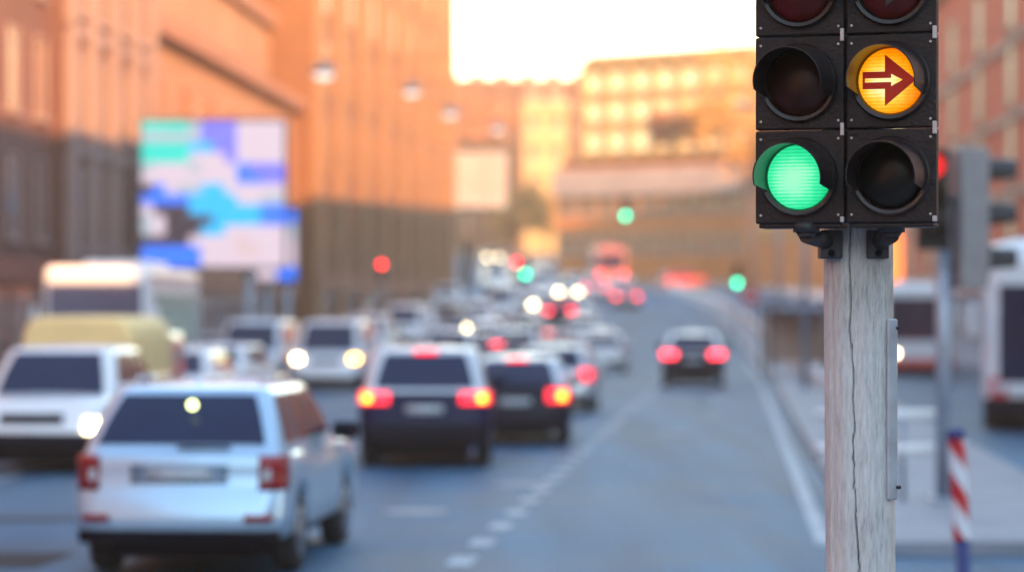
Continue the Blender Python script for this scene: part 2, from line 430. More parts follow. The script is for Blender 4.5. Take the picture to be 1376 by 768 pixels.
D2 = 30.6
t2 = thing('traffic_light', 'grey steel post carrying a red signal and a grey side-facing signal, behind the wooden post', 'traffic light', (pX(1268, D2), D2, .13))
link('post', TB((0,0,0),(0,0,3.3),.085,n=16), M['steel'], t2)
link('base_plate', BX(-.16,.16,-.16,.16,0,.05,bev=.01), M['steel'], t2)
signal_head(t2, [('lens_dark_off',None),('lens_dark_off',None),('lens_redlit','lit red lens')], R(-6), (-.16,-.30,2.715), 1.2, label='dark head with lit red lens')
gh_ = signal_head(t2, [('lens_dark_off',None)]*3, R(96), (.42,-.02,2.33), 1.62, housing=M['grey_housing'], label='grey head seen from its side')
link('side_shell', BX(-.150,.150,-.006,.19,-.02,.905,bev=.015), M['grey_housing'], gh_)
for z in (2.5, 3.2): link('bracket', BX(-.08,.18,-.05,.05,z,z+.06,bev=.01), M['dark_metal'], t2)

# striped post
m_red = mat('stripe_red', (.50,.012,.02), .45, 0, .1, 8); m_wht = mat('stripe_white', (.68,.72,.76), .45, 0, .1, 8); m_blu = mat('post_blue', (.015,.035,.16), .5)
D3 = 22.3
sp = thing('marker_post', 'red and white striped marker post with a blue cap by the kerb', 'post', (pX(1296, D3), D3, .0))
sp.rotation_euler = (0, R(-3.2), 0)
bm = bmesh.new(); n = 48; zs = [.38+.0125*i for i in range(64)]
rows = [[bm.verts.new((.066*math.cos(2*math.pi*i/n), .066*math.sin(2*math.pi*i/n), z)) for i in range(n)] for z in zs]
for j in range(len(zs)-1):
    for i in range(n):
        f = bm.faces.new((rows[j][i],rows[j][(i+1)%n],rows[j+1][(i+1)%n],rows[j+1][i])); f.smooth = True
        a = 2*math.pi*i/n
        ph = (zs[j]+.11*math.cos(a)) / .20
        f.material_index = 0 if int(math.floor(ph)) % 2 else 1
bm.faces.new(rows[-1])
link('sleeve', bm, [m_red, m_wht], sp)
link('cap', LT([(.070,1.165),(.070,1.225),(.05,1.25),(.01,1.256)], n=24), m_blu, sp)
link('foot', LT([(.11,0),(.11,.03),(.058,.06),(.058,.385)], n=24), m_blu, sp)
# guard rail
gr = thing('guard_rail', 'white two-bar pedestrian guard rail beside the grey steel post', 'railing', (pX(1213, 31), 31, .13))
for x in (-.55, 0, .46): link('rail_post', TB((x,0,0),(x,0,.98),.032), M['steel'], gr)
for z in (.93, .55): link('rail', TB((-.95,0,z),(.50,0,z),.052), M['rail_white'], gr)

# ------------------------------------------------------------------ cars
def lerp(a, b, t): return a+(b-a)*t
def interp(tab, x):
    if x <= tab[0][0]: return tab[0][1]
    for (a, va), (b, vb) in zip(tab, tab[1:]):
        if x <= b: return lerp(va, vb, (x-a)/(b-a) if b > a else 0)
    return tab[-1][1]
CORN = [(0,.74),(.03,.85),(.08,.925),(.16,.972),(.30,1.0)]
def make_car(p, body, rear_lamp='taillens', head_lamp='head_off', label='', cat='car', name='car', brake=False, bulb=None, group=None, rails=False, plate=True, roof=None):
    L, W, H = p['L'], p['W'], p['H']; hl = L/2; hwm = W/2
    sill = p.get('sill', .26); belt = p['belt']; hood = p['hood']; deck = p.get('deck', belt); wr = p.get('wr', .32)
    fb, ft, rb, rt = p['fb'], p['ft'], p['rb'], p['rt']     # greenhouse: front base/top, rear base/top (y)
    rw = p.get('rw', .78); wy = (p.get('wrear', -hl+.85), p.get('wfront', hl-.88))
    rprof = p.get('rprof', [(0,.10),(.28,.03),(.42,0),(.58,.01),(.66,.06),(.9,.10),(1.1,.16)])
    fprof = [(0,.14),(.3,.04),(.45,0),(.6,.03),(.75,.10),(1.0,.28)]
    root = thing(name, label, cat, group=group)
    ra = wr+.055
    def zs(y):
        if y > fb-.1: return lerp(belt, hood, min(1, max(0, (y-fb+.1)/(hl-fb+.1)))**1.4)
        if y < rb: return lerp(belt, deck, min(1, (rb-y)/max(.05, rb+hl)))
        return belt
    def zb(y):
        z = sill
        for yc in wy:
            d = abs(y-yc)
            if d < ra: z = max(z, wr+math.sqrt(max(0, ra*ra-d*d)))
        return z
    st = set()
    for e, _ in CORN: st.add(round(-hl+e,4)); st.add(round(hl-e,4))
    for i in range(1, 16): st.add(round(-hl+.3+(L-.6)*i/16, 4))
    for yc in wy:
        for k in range(0, 13): st.add(round(yc-ra*math.cos(math.pi*k/12),4))
        st.add(round(yc-ra-.002,4)); st.add(round(yc+ra+.002,4))
    st = sorted(st)
    fr = [(0,0),(.6,0),(.90,0),(.975,.06),(1,.30),(1.0,.55),(.985,.78),(.955,.92),(.90,.985),(.6,1.0),(0,1.0)]
    bm = bmesh.new(); rows = []
    def taper(y):
        e = min(y+hl, hl-y); return interp(CORN, max(0, e))
    for y in st:
        hw = hwm*taper(y); z0, z1 = zb(y), zs(y); wre = max(0, 1-(y+hl)/.5); wfe = max(0, 1-(hl-y)/.6)
        row = []
        for fx, fz in fr:
            z = z0+(z1-z0)*fz; sh = interp(rprof, z)*wre - interp(fprof, z)*wfe
            crown = .03*(1-(fx)**2) if fz >= .985 else 0
            row.append((fx*hw, y+sh, z+crown))
        loop = [bm.verts.new(q) for q in row] + [bm.verts.new((-x,y_,z)) for x,y_,z in row[-2:0:-1]]
        rows.append(loop)
    n = len(rows[0])
    for a, b in zip(rows, rows[1:]):
        for i in range(n): bm.faces.new((a[i],a[(i+1)%n],b[(i+1)%n],b[i])).smooth = True
    K = len(fr)
    for row in (rows[0], rows[-1]):
        for i in range(K-1):
            l0 = row[(n-i) % n]; l1 = row[n-i-1]
            q = [row[i], row[i+1], l1, l0]; u = []
            for v in q:
                if v not in u: u.append(v)
            if len(u) >= 3:
                try: bm.faces.new(u).smooth = True
                except ValueError: pass
    bo = link('body', bm, body, root); bm = bmesh.new()
    # greenhouse shell
    zb0 = belt-.04
    def gh(v):
        z = lerp(zb0, H, v)
        cv = .06*math.sin(math.pi*min(1, v))
        return z, lerp(rb, rt, v)-cv*.6, lerp(fb, ft, v)+cv*.8, lerp(hwm*.945, hwm*rw, v)+cv*.35
    def ring(v, ins, zo=0):
        z, yb_, yf_, hw = gh(v); yb_ += ins; yf_ -= ins; hw -= ins; rr = .20; pts = []
        for (cx_, cy_, a0) in ((hw-rr, yf_-rr, 0), (-hw+rr, yf_-rr, 90), (-hw+rr, yb_+rr, 180), (hw-rr, yb_+rr, 270)):
            for k in range(5):
                a = R(a0+90*k/4); pts.append((cx_+rr*math.cos(a), cy_+rr*math.sin(a), z+zo))
        return [bm.verts.new(q) for q in pts]
    rg = [ring(v, 0) for v in (0,.2,.4,.6,.8,.92)]+[ring(.95,.02), ring(.975,.07), ring(.99,.14), ring(1.0,.24), ring(1.0,.36,.014), ring(1.0,.46,.02)]
    m_ = len(rg[0])
    for a, b in zip(rg, rg[1:]):
        for i in range(m_): bm.faces.new((a[i],a[(i+1)%m_],b[(i+1)%m_],b[i])).smooth = True
    bm.faces.new(rg[-1]).smooth = True
    link('roof', bm, roof or body, root)
    # glazing
    def pane(name, f, nu=6, nv=4, m=M['glass']):
        b = bmesh.new(); g = [[b.verts.new(f(i/nu, j/nv)) for i in range(nu+1)] for j in range(nv+1)]
        for j in range(nv):
            for i in range(nu): b.faces.new((g[j][i],g[j][i+1],g[j+1][i+1],g[j+1][i])).smooth = True
        return link(name, b, m, root)
    v0 = (belt+p.get('wb',.02)-zb0)/(H-zb0); v1 = p.get('v1', .86)
    def fr_rear(u, v):
        vv = lerp(v0, v1, v); z, yb_, yf_, hw = gh(vv); return ((u*2-1)*(hw-p.get('wm',.17)), yb_-.012, z)
    def fr_front(u, v):
        vv = lerp(v0-.02, v1+.02, v); z, yb_, yf_, hw = gh(vv); return ((u*2-1)*(hw-.15), yf_+.012, z)
    if not p.get('blind'): pane('rear_window', fr_rear)
    pane('windscreen', fr_front)
    cuts = p.get('cuts', [(.12,.50),(.54,.90)])
    for s in (-1, 1):
        for (c0, c1) in cuts:
            def fs(u, v):
                vv = lerp(v0, v1, v); z, yb_, yf_, hw = gh(vv); return (s*(hw+.010), lerp(yb_, yf_, lerp(c0, c1, u)), z)
            pane('side_window', fs, 3, 4)
    # patches on the ends
    def patch(name, x0, x1, z0, z1, m, rear=True, out=.014, nx=8, nz_=4, par=None):
        b = bmesh.new()
        def pt(x, z, o):
            fx = min(abs(x)/hwm, .995); e = 0
            for (e0, t0), (e1, t1) in zip(CORN, CORN[1:]):
                if t0 <= fx <= t1: e = lerp(e0, e1, (fx-t0)/(t1-t0))
            if rear: return (x, -hl+e+interp(rprof, z)*max(0, 1-e/.5)-o, z)
            return (x, hl-e-interp(fprof, z)*max(0, 1-e/.6)+o, z)
        g = [[b.verts.new(pt(lerp(x0,x1,i/nx), lerp(z0,z1,j/nz_), out)) for i in range(nx+1)] for j in range(nz_+1)]
        for j in range(nz_):
            for i in range(nx): b.faces.new((g[j][i],g[j][i+1],g[j+1][i+1],g[j+1][i])).smooth = True
        border = [(x0+(x1-x0)*i/nx, z0) for i in range(nx+1)]+[(x1, z0+(z1-z0)*j/nz_) for j in range(1,nz_+1)]+[(x1+(x0-x1)*i/nx, z1) for i in range(1,nx+1)]+[(x0, z1+(z0-z1)*j/nz_) for j in range(1,nz_)]
        A = [b.verts.new(pt(x, z, out)) for x, z in border]; B = [b.verts.new(pt(x, z, -.02)) for x, z in border]
        for i in range(len(A)): b.faces.new((A[i],A[(i+1)%len(A)],B[(i+1)%len(A)],B[i]))
        bmesh.ops.remove_doubles(b, verts=b.verts, dist=.0005)
        return link(name, b, m, par or root)
    tz = p.get('tail', (.70,.98)); tx = p.get('tailw', .30)
    for s in (-1, 1):
        xa, xb = (hwm*.985, hwm*.985-tx) if s > 0 else (-hwm*.985+tx, -hwm*.985)
        lo, hi = min(xa, xb), max(xa, xb)
        t = patch('tail_light', lo, hi, tz[0], tz[1], M[rear_lamp])
        if bulb:
            bx = s*(hwm*.985-tx*.45) if p.get('bulb_mid') else s*(hwm*.985-.11)
            patch('bulb', bx-.055, bx+.055, lerp(tz[0],tz[1],.2), lerp(tz[0],tz[1],.75), M[bulb], out=.022, nx=3, nz_=3, par=t)
        elif rear_lamp == 'taillens':
            bx = s*(hwm*.985-tx*.72)
            patch('bulb', bx-.035, bx+.035, lerp(tz[0],tz[1],.25), lerp(tz[0],tz[1],.6), M['plate'], out=.02, nx=3, nz_=3, par=t)
        hz_ = p.get('lampz', (.62,.78))
        xa, xb = s*hwm*.97, s*(hwm*.97-p.get('lampw', .34))
        patch('headlight', min(xa,xb), max(xa,xb), hz_[0], hz_[1], M['head_off'])if False else patch('headlight', min(xa,xb), max(xa,xb), hz_[0], hz_[1], M[head_lamp], rear=False)
        # mirror
        link('side_mirror', BX(min(s*hwm*.95, s*(hwm+.19)), max(s*hwm*.95, s*(hwm+.19)), fb-.42, fb-.28, belt-.01, belt+.15, bev=.04), body if p.get('paint_mirror', True) else M['plastic'], root)
    patch('bumper', -hwm*.93, hwm*.93, sill-.02, p.get('bump', .40), M['plastic'], out=.02, nx=14)
    patch('bumper', -hwm*.93, hwm*.93, sill-.02, p.get('fbump', .40), M['plastic'], rear=False, out=.02, nx=14)
    patch('grille', -hwm*.45, hwm*.45, hood-.28, hood-.14, M['plastic'], rear=False, out=.012)
    if 'recess_shade' in p:
        rx, r0, r1 = p['recess_shade']; patch('plate_recess_shade', -rx, rx, r0, r1, M['recess_shade'], out=.010, nx=6)  # patch lies proud of the tailgate, recess shade is in its colour
        for s in (-1, 1): patch('reflector_or_glint', min(s*.55,s*.78), max(s*.55,s*.78), .47, .53, M['taillens'], out=.016, nx=4, nz_=1)
        patch('tailgate_seam', -hwm*.80, hwm*.80, .625, .64, M['plastic'], out=.006, nz_=1)
        link('wiper', BX(-.02,.42, -hl+.13, -hl+.155, belt+.03, belt+.055, bev=.008), M['plastic'], root)
    if plate:
        pz = p.get('platez', .72)
        patch('number_plate', -.26, .26, pz-.055, pz+.055, M['plate'], out=.016, nx=2, nz_=2)
    if brake:
        z, yb_, yf_, hw = gh(.90); 
        link('brake_light', BX(-.16,.16, yb_-.05, yb_-.01, z-.025, z+.025, bev=.006), M[rear_lamp if rear_lamp != 'taillens' else 'red_on'], root)
    bm = BX(-hwm*.66, hwm*.66, -hl+.25, hl-.25, .16, .55)
    for yc in wy: box(bm, -hwm*.9, hwm*.9, yc-.05, yc+.05, wr-.05, wr+.05)
    link('underbody', bm, M['plastic'], root)
    for s in (-1, 1):
        for yc in wy:
            w = link('wheel', LT([(wr*.6,-.10),(wr*.93,-.105),(wr,-.08),(wr,.08),(wr*.93,.105),(wr*.6,.10)], axis='x', n=28), M['rubber'], root, False, (s*(hwm-.12), yc, wr))
            link('rim', LT([(wr*.64,-.02),(wr*.62,.0),(wr*.25,-.012),(wr*.12,.006)], axis='x', n=20), M['rim'], w, False, (s*.108,0,0))
    if rails:
        for s in (-1, 1):
            z, yb_, yf_, hw = gh(1.0)
            bm = bmesh.new(); x = s*(hw-.10); tube(bm, (x, yb_+.25, H+.045), (x, yf_-.35, H+.045), .018)
            for yy in (yb_+.28, (yb_+yf_)/2, yf_-.38): tube(bm, (x,yy,H-.03),(x,yy,H+.045),.015)
            link('roof_rail', bm, M['chrome'], root)
        bm = bmesh.new(); z, yb_, yf_, hw = gh(1.0)
        v = [bm.verts.new(q) for q in ((-.03,yb_+.28,H),(.03,yb_+.28,H),(.02,yb_+.52,H),(-.02,yb_+.52,H),(0,yb_+.30,H+.09))]
        for q in ((0,1,4),(1,2,4),(2,3,4),(3,0,4)): bm.faces.new([v[i] for i in q])
        link('antenna', bm, body, root)
    return root
WAGON = dict(rprof=[(0,.14),(.28,.05),(.40,0),(.57,.0),(.62,.08),(.72,.10),(.85,.13),(.95,.11),(1.1,.17)], L=4.75, W=1.77, H=1.56, belt=1.02, hood=.92, deck=1.02, fb=1.05, ft=.35, rb=-2.24, rt=-1.66, rw=.71, wr=.33, wrear=-1.42, wfront=1.38, tail=(.72,1.0), tailw=.22, recess_shade=(.40,.77,.93), wb=.07, wm=.12, sill=.31, platez=.84, bump=.40, cuts=[(.07,.24),(.28,.57),(.60,.90)], paint_mirror=False)
SUVP = dict(L=4.45, W=1.86, H=1.68, belt=1.10, hood=1.02, fb=1.02, ft=.35, rb=-2.10, rt=-1.58, rw=.75, wr=.36, sill=.34, tail=(.90,1.07), tailw=.42, platez=.82, bump=.62, fbump=.5, cuts=[(.08,.26),(.30,.58),(.61,.90)], bulb_mid=False, lampz=(.66,.84))
HATCH = dict(L=4.0, W=1.75, H=1.47, belt=.96, hood=.88, fb=.95, ft=.25, rb=-1.88, rt=-1.45, rw=.75, wr=.31, tail=(.72,.96), tailw=.28)
SEDAN = dict(L=4.55, W=1.78, H=1.45, belt=.95, hood=.88, deck=.98, fb=.95, ft=.30, rb=-1.65, rt=-.95, rw=.74, wr=.32, tail=(.72,.93), tailw=.36)
VAN = dict(L=4.9, W=1.92, H=2.0, belt=1.12, hood=1.06, lampz=(.84,1.0), lampw=.24, fb=1.75, ft=1.05, rb=-2.34, rt=-2.25, rw=.84, wr=.33, tail=(.85,1.3), tailw=.16, cuts=[(.60,.94)], blind=False)

def place(o, D, px=None, X=None, rear=True, a=None, L=4.5):
    """rear=True: same direction as us, rear end at depth D; else oncoming with its front at D"""
    if X is None: X = pX(px, D)
    if a is None: a = head(D)
    c = (X+math.sin(a)*L/2, D+math.cos(a)*L/2)
    g = math.atan((gz(c[1]+2)-gz(c[1]-2))/4)
    o.location = (c[0], c[1], gz(c[1])+.002)
    o.rotation_euler = (g if rear else -g, 0, -a if rear else math.pi-a)
    return o
P = {}
for n_, c_, mt in (('silver',(.36,.51,.66),.35),('white',(.70,.72,.75),.0),('navy',(.006,.009,.042),.0),('black',(.006,.007,.022),.0),('grey',(.16,.18,.21),.5),('red',(.35,.015,.02),.2),('pale',(.60,.63,.66),.3),('blue',(.05,.10,.22),.4),('beige',(.50,.45,.36),.3)):
    P[n_] = paint('paint_'+n_, c_, mt) if n_ not in ('navy','black') else mat('paint_'+n_, c_, .38, 0, .03, 3, 0, .04, .10)
w = make_car(WAGON, P['silver'], label='silver estate car nearest the camera with roof rails and unlit tail lights', rails=True)
place(w, 22.9, px=237, a=.075, L=4.75)
link('glint', LT([(.034,-.004),(.034,.004),(.02,.006)], axis='y', n=16), M['reflector_or_glint'], w, True, (.06,-2.0,1.40))  # glowing disc standing for a light seen in the rear window
s = make_car(SUVP, P['navy'], 'red_on', label='dark blue off-roader with painted sky sheen on its roof braking ahead of the silver estate car', name='car', brake=True, roof=P['pale'], bulb='amber_on', cat='car')  # pale roof colour imitates sky reflected on dark paint
place(s, 39.6, px=570, L=4.45, a=.004)
s = make_car(SEDAN, P['black'], 'red_on', label='black saloon braking in front of the dark blue off-roader, half hidden by it', name='car', brake=True, roof=P['pale'], bulb='amber_on')  # roof lightened here too, standing for sky sheen
place(s, 46.5, px=692, L=4.55, a=.03)
s = make_car(HATCH, P['pale'], 'red_on', label='pale silver hatchback ahead of the black saloon with one red lamp visible', name='car')
place(s, 62, px=742, L=4.0)
s = make_car(dict(SUVP, H=1.62), P['black'], 'red_far', label='dark hatchback with painted sky sheen on its roof alone in the right lane, red lamps lit', name='car', roof=P['white'])  # white roof colour stands for reflected sky
place(s, 84, px=931, L=4.45)
# oncoming white off-roader on the left
s = make_car(dict(SUVP, W=1.92, H=1.70, belt=1.04, hood=.96, lampz=(.58,.74), lampw=.20, fbump=.56), P['white'], head_lamp='head_on', label='white off-roader facing us at the left edge with a lit headlight', name='car')
place(s, 38, px=40, rear=False, a=.06, L=4.45)

# proto cars for the queues, copied and repainted
protos = {}
def proto(kind, p, col, **k):
    protos[kind] = (make_car(p, P[col], **k), p['L'], col)
proto('hatch_on', HATCH, 'white', head_lamp='head_off', label='white hatchback facing us behind the silver estate car\'s roof, nearer of two')
proto('hatch_lit', HATCH, 'grey', head_lamp='head_on', label='x')
proto('sedan_tail', SEDAN, 'grey', rear_lamp='red_far', brake=True, label='x')
proto('suv_tail', SUVP, 'white', rear_lamp='red_far', label='x')
proto('hatch_tail', HATCH, 'white', rear_lamp='taillens', label='x')
proto('van_on', VAN, 'white', head_lamp='head_off', label='x')
proto('suv_amber', SUVP, 'white', head_lamp='head_amber', label='x')
def lamps(o, right=None, left=None):
    hs = [c for c in o.children if c.name.split('.')[0] == 'headlight']
    for c in hs:
        side = sum(v.co.x for v in c.data.vertices) > 0      # local +x shows at the left for a car facing us
        k = left if side else right
        if k: c.data = c.data.copy(); c.data.materials[0] = M[k]
    return o
def car2(kind, *a, **k):
    root, L, c0 = protos[kind]
    o = copy_tree(root); src = protos[kind]
    protos[kind] = (root, L, c0)
    label, D, px = a[:3]; col = k.get('col'); rear = k.get('rear', True)
    o['label'] = label; o['group'] = k.get('group', 'cars queueing up the street')
    place(o, D, px=px, rear=rear, a=k.get('a'), L=L)
    if col and col != c0:
        for ch in o.children:
            nm = ch.name.split('.')[0]
            if nm in ('body','roof','side_mirror','antenna'):
                ch.data = ch.data.copy(); ch.data.materials[0] = P[col]
    return o
ONC = 'cars facing us on the left carriageway'
# oncoming side
car2('hatch_on', 'white hatchback facing us just left of the silver estate car, beside the yellow truck', 55, 212, rear=False, group=ONC)
car2('hatch_on', 'taller white car facing us behind the first white hatchback, below the white coach', 63, 262, rear=False, group=ONC, a=.16)
car2('van_on', 'grey-white van facing us between the coach and the amber-lit van', 82, 330, col='pale', rear=False, group=ONC)
lamps(car2('van_on', 'white van facing us with an amber headlight beside the dark blue off-roader', 80, 436, rear=False, group=ONC), right='head_amber', left='head_on')
lamps(car2('hatch_lit', 'pale car facing us with one white headlight behind the amber-lit white van', 108, 374, col='pale', rear=False, group=ONC), left='head_off')
car2('van_on', 'pale van facing us far behind the amber-lit white van', 125, 486, col='pale', rear=False, group=ONC)
lamps(car2('hatch_lit', 'small white car facing us, lamps off, under the leftmost red traffic light', 150, 560, col='white', rear=False, group=ONC), 'head_off', 'head_off')
lamps(car2('hatch_lit', 'small car facing us with one round white headlight behind the braking queue', 145, 612, col='grey', rear=False, group=ONC), left='head_off')
car2('hatch_lit', 'distant car facing us, lowest of the row of headlights on the slope', 178, 731, col='white', rear=False, group=ONC, a=-.05)
car2('hatch_lit', 'distant car facing us, middle of the row of headlights on the slope', 203, 764, col='pale', rear=False, group=ONC, a=-.05)
lamps(car2('hatch_lit', 'distant car facing us, highest of the row of headlights on the slope', 222, 776, col='white', rear=False, group=ONC, a=-.05), left='head_off')
car2('van_on', 'white van facing us on the slope below the mid-road green light', 200, 705, rear=False, group=ONC)
car2('van_on', 'second white van facing us farther up the slope', 232, 668, rear=False, group=ONC, col='pale')
car2('hatch_lit', 'farthest car facing us with a pair of pale headlights under the white billboard', 330, 663, rear=False, group=ONC, col='grey')
# same direction
G = 'cars queueing up the street'
car2('sedan_tail', 'dark grey saloon braking just above the off-roader\'s roof', 60, 566, col='black')
car2('sedan_tail', 'dark saloon braking between the off-roader and the pale hatchback', 72, 662, col='navy')
car2('suv_tail', 'pale off-roader braking behind the pair of dark saloons', 96, 690, col='pale')
car2('suv_tail', 'white off-roader far ahead above the dark grey saloon', 90, 600, col='white')
car2('hatch_tail', 'white hatchback in the middle lane, left of the lone right-lane car', 108, 810, col='white')
car2('hatch_tail', 'second white car just above the white middle-lane hatchback', 124, 803, col='white')
car2('hatch_tail', 'white car leading the middle lane at the foot of the slope', 140, 782, col='pale')
car2('sedan_tail', 'dark car on the slope right of the row of headlights', 190, 842, col='grey')
rc = car2('hatch_tail', 'dark red car crossing at the top of the right lane', 232, 888, col='red', a=1.1)
QL = 'blurred cars packed in the far queue'
for kind, D, px, col, rear in (('suv_tail',128,652,'white',True),('hatch_tail',112,642,'pale',True),('hatch_tail',150,700,'white',True),('sedan_tail',165,752,'navy',True),('hatch_tail',172,782,'pale',True),('suv_tail',132,712,'grey',True)):
    car2(kind, 'blurred car seen from behind in the packed far queue', D, px, col=col, rear=rear, group=QL)
for kind, D, px, col in (('suv_amber',118,448,'pale'),('van_on',140,540,'white'),('suv_amber',152,640,'white'),('van_on',172,672,'pale'),('suv_amber',188,690,'white'),('van_on',215,728,'white'),('suv_amber',250,702,'pale'),('hatch_on',128,505,'beige'),('hatch_on',106,455,'white')):
    lamps(car2(kind, 'blurred pale car facing us in the packed far queue, lamps off', D, px, col=col, rear=False, group=QL+' on the left'), 'head_off', 'head_off')
# prototypes themselves become used things too
def use(kind, *a, **k):
    root, L, c0 = protos[kind]; o = root
    label, D, px = a[:3]
    o['label'] = label; o['group'] = k.get('group', G)
    place(o, D, px=px, rear=k.get('rear', True), a=k.get('a'), L=L)
use('hatch_on', 'white car facing us low between the grey-white van and the coach', 96, 268, rear=False, group=ONC)
use('hatch_lit', 'grey car facing us, lamps off, far up the slope', 262, 742, rear=False, group=ONC); lamps(protos['hatch_lit'][0], 'head_off', 'head_off')
use('sedan_tail', 'grey saloon braking farther up beside the mid-road signal', 118, 735)
use('suv_tail', 'white car braking halfway up the slope under the pale fascia', 205, 800)
use('hatch_tail', 'white hatchback highest in the queue near the red bus', 215, 836)
use('van_on', 'white delivery van facing us left of the leftmost red signal', 165, 470, rear=False, group=ONC)
use('suv_amber', 'white car facing us, lamps off, beneath the faint second red signal', 185, 600, rear=False, group=ONC); lamps(protos['suv_amber'][0], 'head_off', 'head_off')

# ------------------------------------------------------------------ buses, tram, truck
def coach(name, label, cat, L, W, H, paint_, X, D, rear, a, trim=None, lights='head_on', win=None, tram=False, screen=None):
    t = thing(name, label, cat)
    bm = BX(-W/2, W/2, -L/2, L/2, .32, H, bev=.42 if tram else .22)
    link('body', bm, paint_, t)
    y = L/2
    link('windscreen', BX(-W/2+(.32 if tram else .16), W/2-(.32 if tram else .16), y-.05, y+.012, 1.25 if not tram else .9, H-.42 if not tram else H-.8, bev=.03), screen or M['glass'], t)
    link('rear_window', BX(-W/2+.2, W/2-.2, -y-.012, -y+.05, 1.5, H-.5, bev=.03), M['glass'], t)
    nw = 6
    for s in (-1, 1):
        for k in range(nw):
            y0 = -L/2+.5+(L-1.3)*k/nw
            link('side_window', BX(min(s*(W/2-.05), s*(W/2+.01)), max(s*(W/2-.05), s*(W/2+.01)), y0, y0+(L-1.3)/nw-.12, 1.45, H-.62, bev=.02), win or M['glass'], t)
        link('headlight', BX(s*W*.36-.13, s*W*.36+.13, y-.04, y+.02, .72, .90, bev=.03), M[lights], t)
        link('tail_light', BX(s*W*.42-.09, s*W*.42+.09, -y-.02, -y+.04, .8, 1.3, bev=.03), M['red_far' if not rear else 'red_far'], t)
        link('side_mirror', BX(s*(W/2+.16)-.07, s*(W/2+.16)+.07, y-.02, y+.16, 1.75, 2.35, bev=.04), paint_, t)
        for yc in (-L/2+2.2, L/2-2.0):
            w = link('wheel', LT([(.28,-.14),(.46,-.15),(.5,-.1),(.5,.1),(.46,.15),(.28,.14)], axis='x', n=24), M['rubber'], t, False, (s*(W/2-.14), yc, .5))
            link('rim', LT([(.3,0),(.26,.01),(.1,.0)], axis='x', n=16), M['rim'], w, False, (s*.152,0,0))
    link('bumper', BX(-W/2+.05, W/2-.05, y-.1, y+.05, .30, .62, bev=.05), (trim if not tram else None) or M['plastic'], t)
    link('skirt', BX(-W/2+.03, W/2-.03, -L/2+.15, L/2-.2, .18, .5), M['plastic'], t)
    if trim:
        if not tram:
         for s in (-1, 1): link('stripe', BX(min(s*(W/2-.02), s*(W/2+.008)), max(s*(W/2-.02), s*(W/2+.008)), -L/2+.3, L/2-.35, .62, 1.1), trim, t)
        for s in (-1, 1): link('stripe', BX(s*(W/2-.32)-.16, s*(W/2-.32)+.16, y-.02, y+.008, .62, 1.0), trim, t)
    link('roof_unit', BX(-W*.3, W*.3, -L*.25, L*.2, H-.02, H+.16, bev=.06), paint_, t)
    place(t, D, X=X, rear=rear, a=a, L=L)
    return t
m_green = mat('green_glass', (.05,.28,.18), .15, 0, .3, .8, 0, .3)
m_redtrim = paint('trim_red', (.55,.02,.03), 0)
coach('coach', 'white coach facing us behind the yellow truck, in front of the colourful screen', 'bus', 8.5, 2.5, 3.3, P['white'], pX(128,66), 66, False, .03, lights='head_off', win=m_green, screen=mat('coach_glass', (.09,.10,.16), .12, 0, .15, 1))
coach('tram', 'white tram with a dark windscreen and red trim at the right edge', 'tram', 14, 2.5, 3.5, P['white'], pX(1412,52), 52, False, .19, trim=m_redtrim, lights='head_off', tram=True)
coach('bus', 'red and white bus facing us with one headlight lit, right of the wooden post', 'bus', 11, 2.5, 3.2, P['white'], pX(1236,100), 100, False, .0788, trim=m_redtrim)
coach('bus', 'rose-red bus with white trim seen from behind high up on the far slope', 'bus', 10, 2.5, 3.3, paint('paint_rose', (.30,.10,.10), 0), pX(822,238), 238, True, -.05, trim=P['white'])
# canvas truck
m_canvas = mat('canvas', (.90,.64,.28), .7, 0, .08, 2, .2)
ct = thing('covered_truck', 'small truck with a rounded cream-yellow canvas cover behind the white off-roader', 'truck')
bm = bmesh.new(); n = 18; rows = []
for y in (-2.4,-2.36,-2.2,-1.2,0,.9,1.06,1.1):
    ed = min(y+2.4, 1.1-y); k = .93 if ed < .01 else (.97 if ed < .06 else 1)
    row = []
    for i in range(n+1):
        a = math.pi*i/n; c, s_ = math.cos(a), math.sin(a)
        e = .32
        row.append(bm.verts.new((.96*k*math.copysign(abs(c)**e, c), y, .85+1.28*k*abs(s_)**e)))
    rows.append(row)
for a_, b_ in zip(rows, rows[1:]):
    for i in range(n): bm.faces.new((a_[i],a_[i+1],b_[i+1],b_[i])).smooth = True
bm.faces.new(rows[0]); bm.faces.new(rows[-1][::-1])
link('canvas_cover', bm, m_canvas, ct)
link('bed', BX(-.97,.97,-2.42,1.12,.55,.86,bev=.02), P['beige'], ct)
link('cab', BX(-.92,.92,1.18,2.5,.42,1.85,bev=.16), P['beige'], ct)
link('windscreen', BX(-.78,.78,2.46,2.515,1.15,1.7,bev=.02), M['glass'], ct)
link('chassis', BX(-.5,.5,-2.3,2.3,.36,.56), M['plastic'], ct)
for s in (-1,1):
    link('tail_light', BX(s*.8-.08,s*.8+.08,-2.45,-2.41,.62,.76,bev=.01), M['taillens'], ct)
    link('headlight', BX(s*.68-.13,s*.68+.13,2.48,2.53,.66,.84,bev=.02), M['head_off'], ct)
    for yc in (-1.5,1.7):
        w = link('wheel', LT([(.2,-.1),(.33,-.11),(.36,-.08),(.36,.08),(.33,.11),(.2,.1)], axis='x', n=24), M['rubber'], ct, False, (s*.82,yc,.36))
        link('rim', LT([(.21,0),(.18,.01),(.06,.0)], axis='x', n=16), M['rim'], w, False, (s*.112,0,0))
place(ct, 46.5, px=102, rear=True, a=.06, L=5)

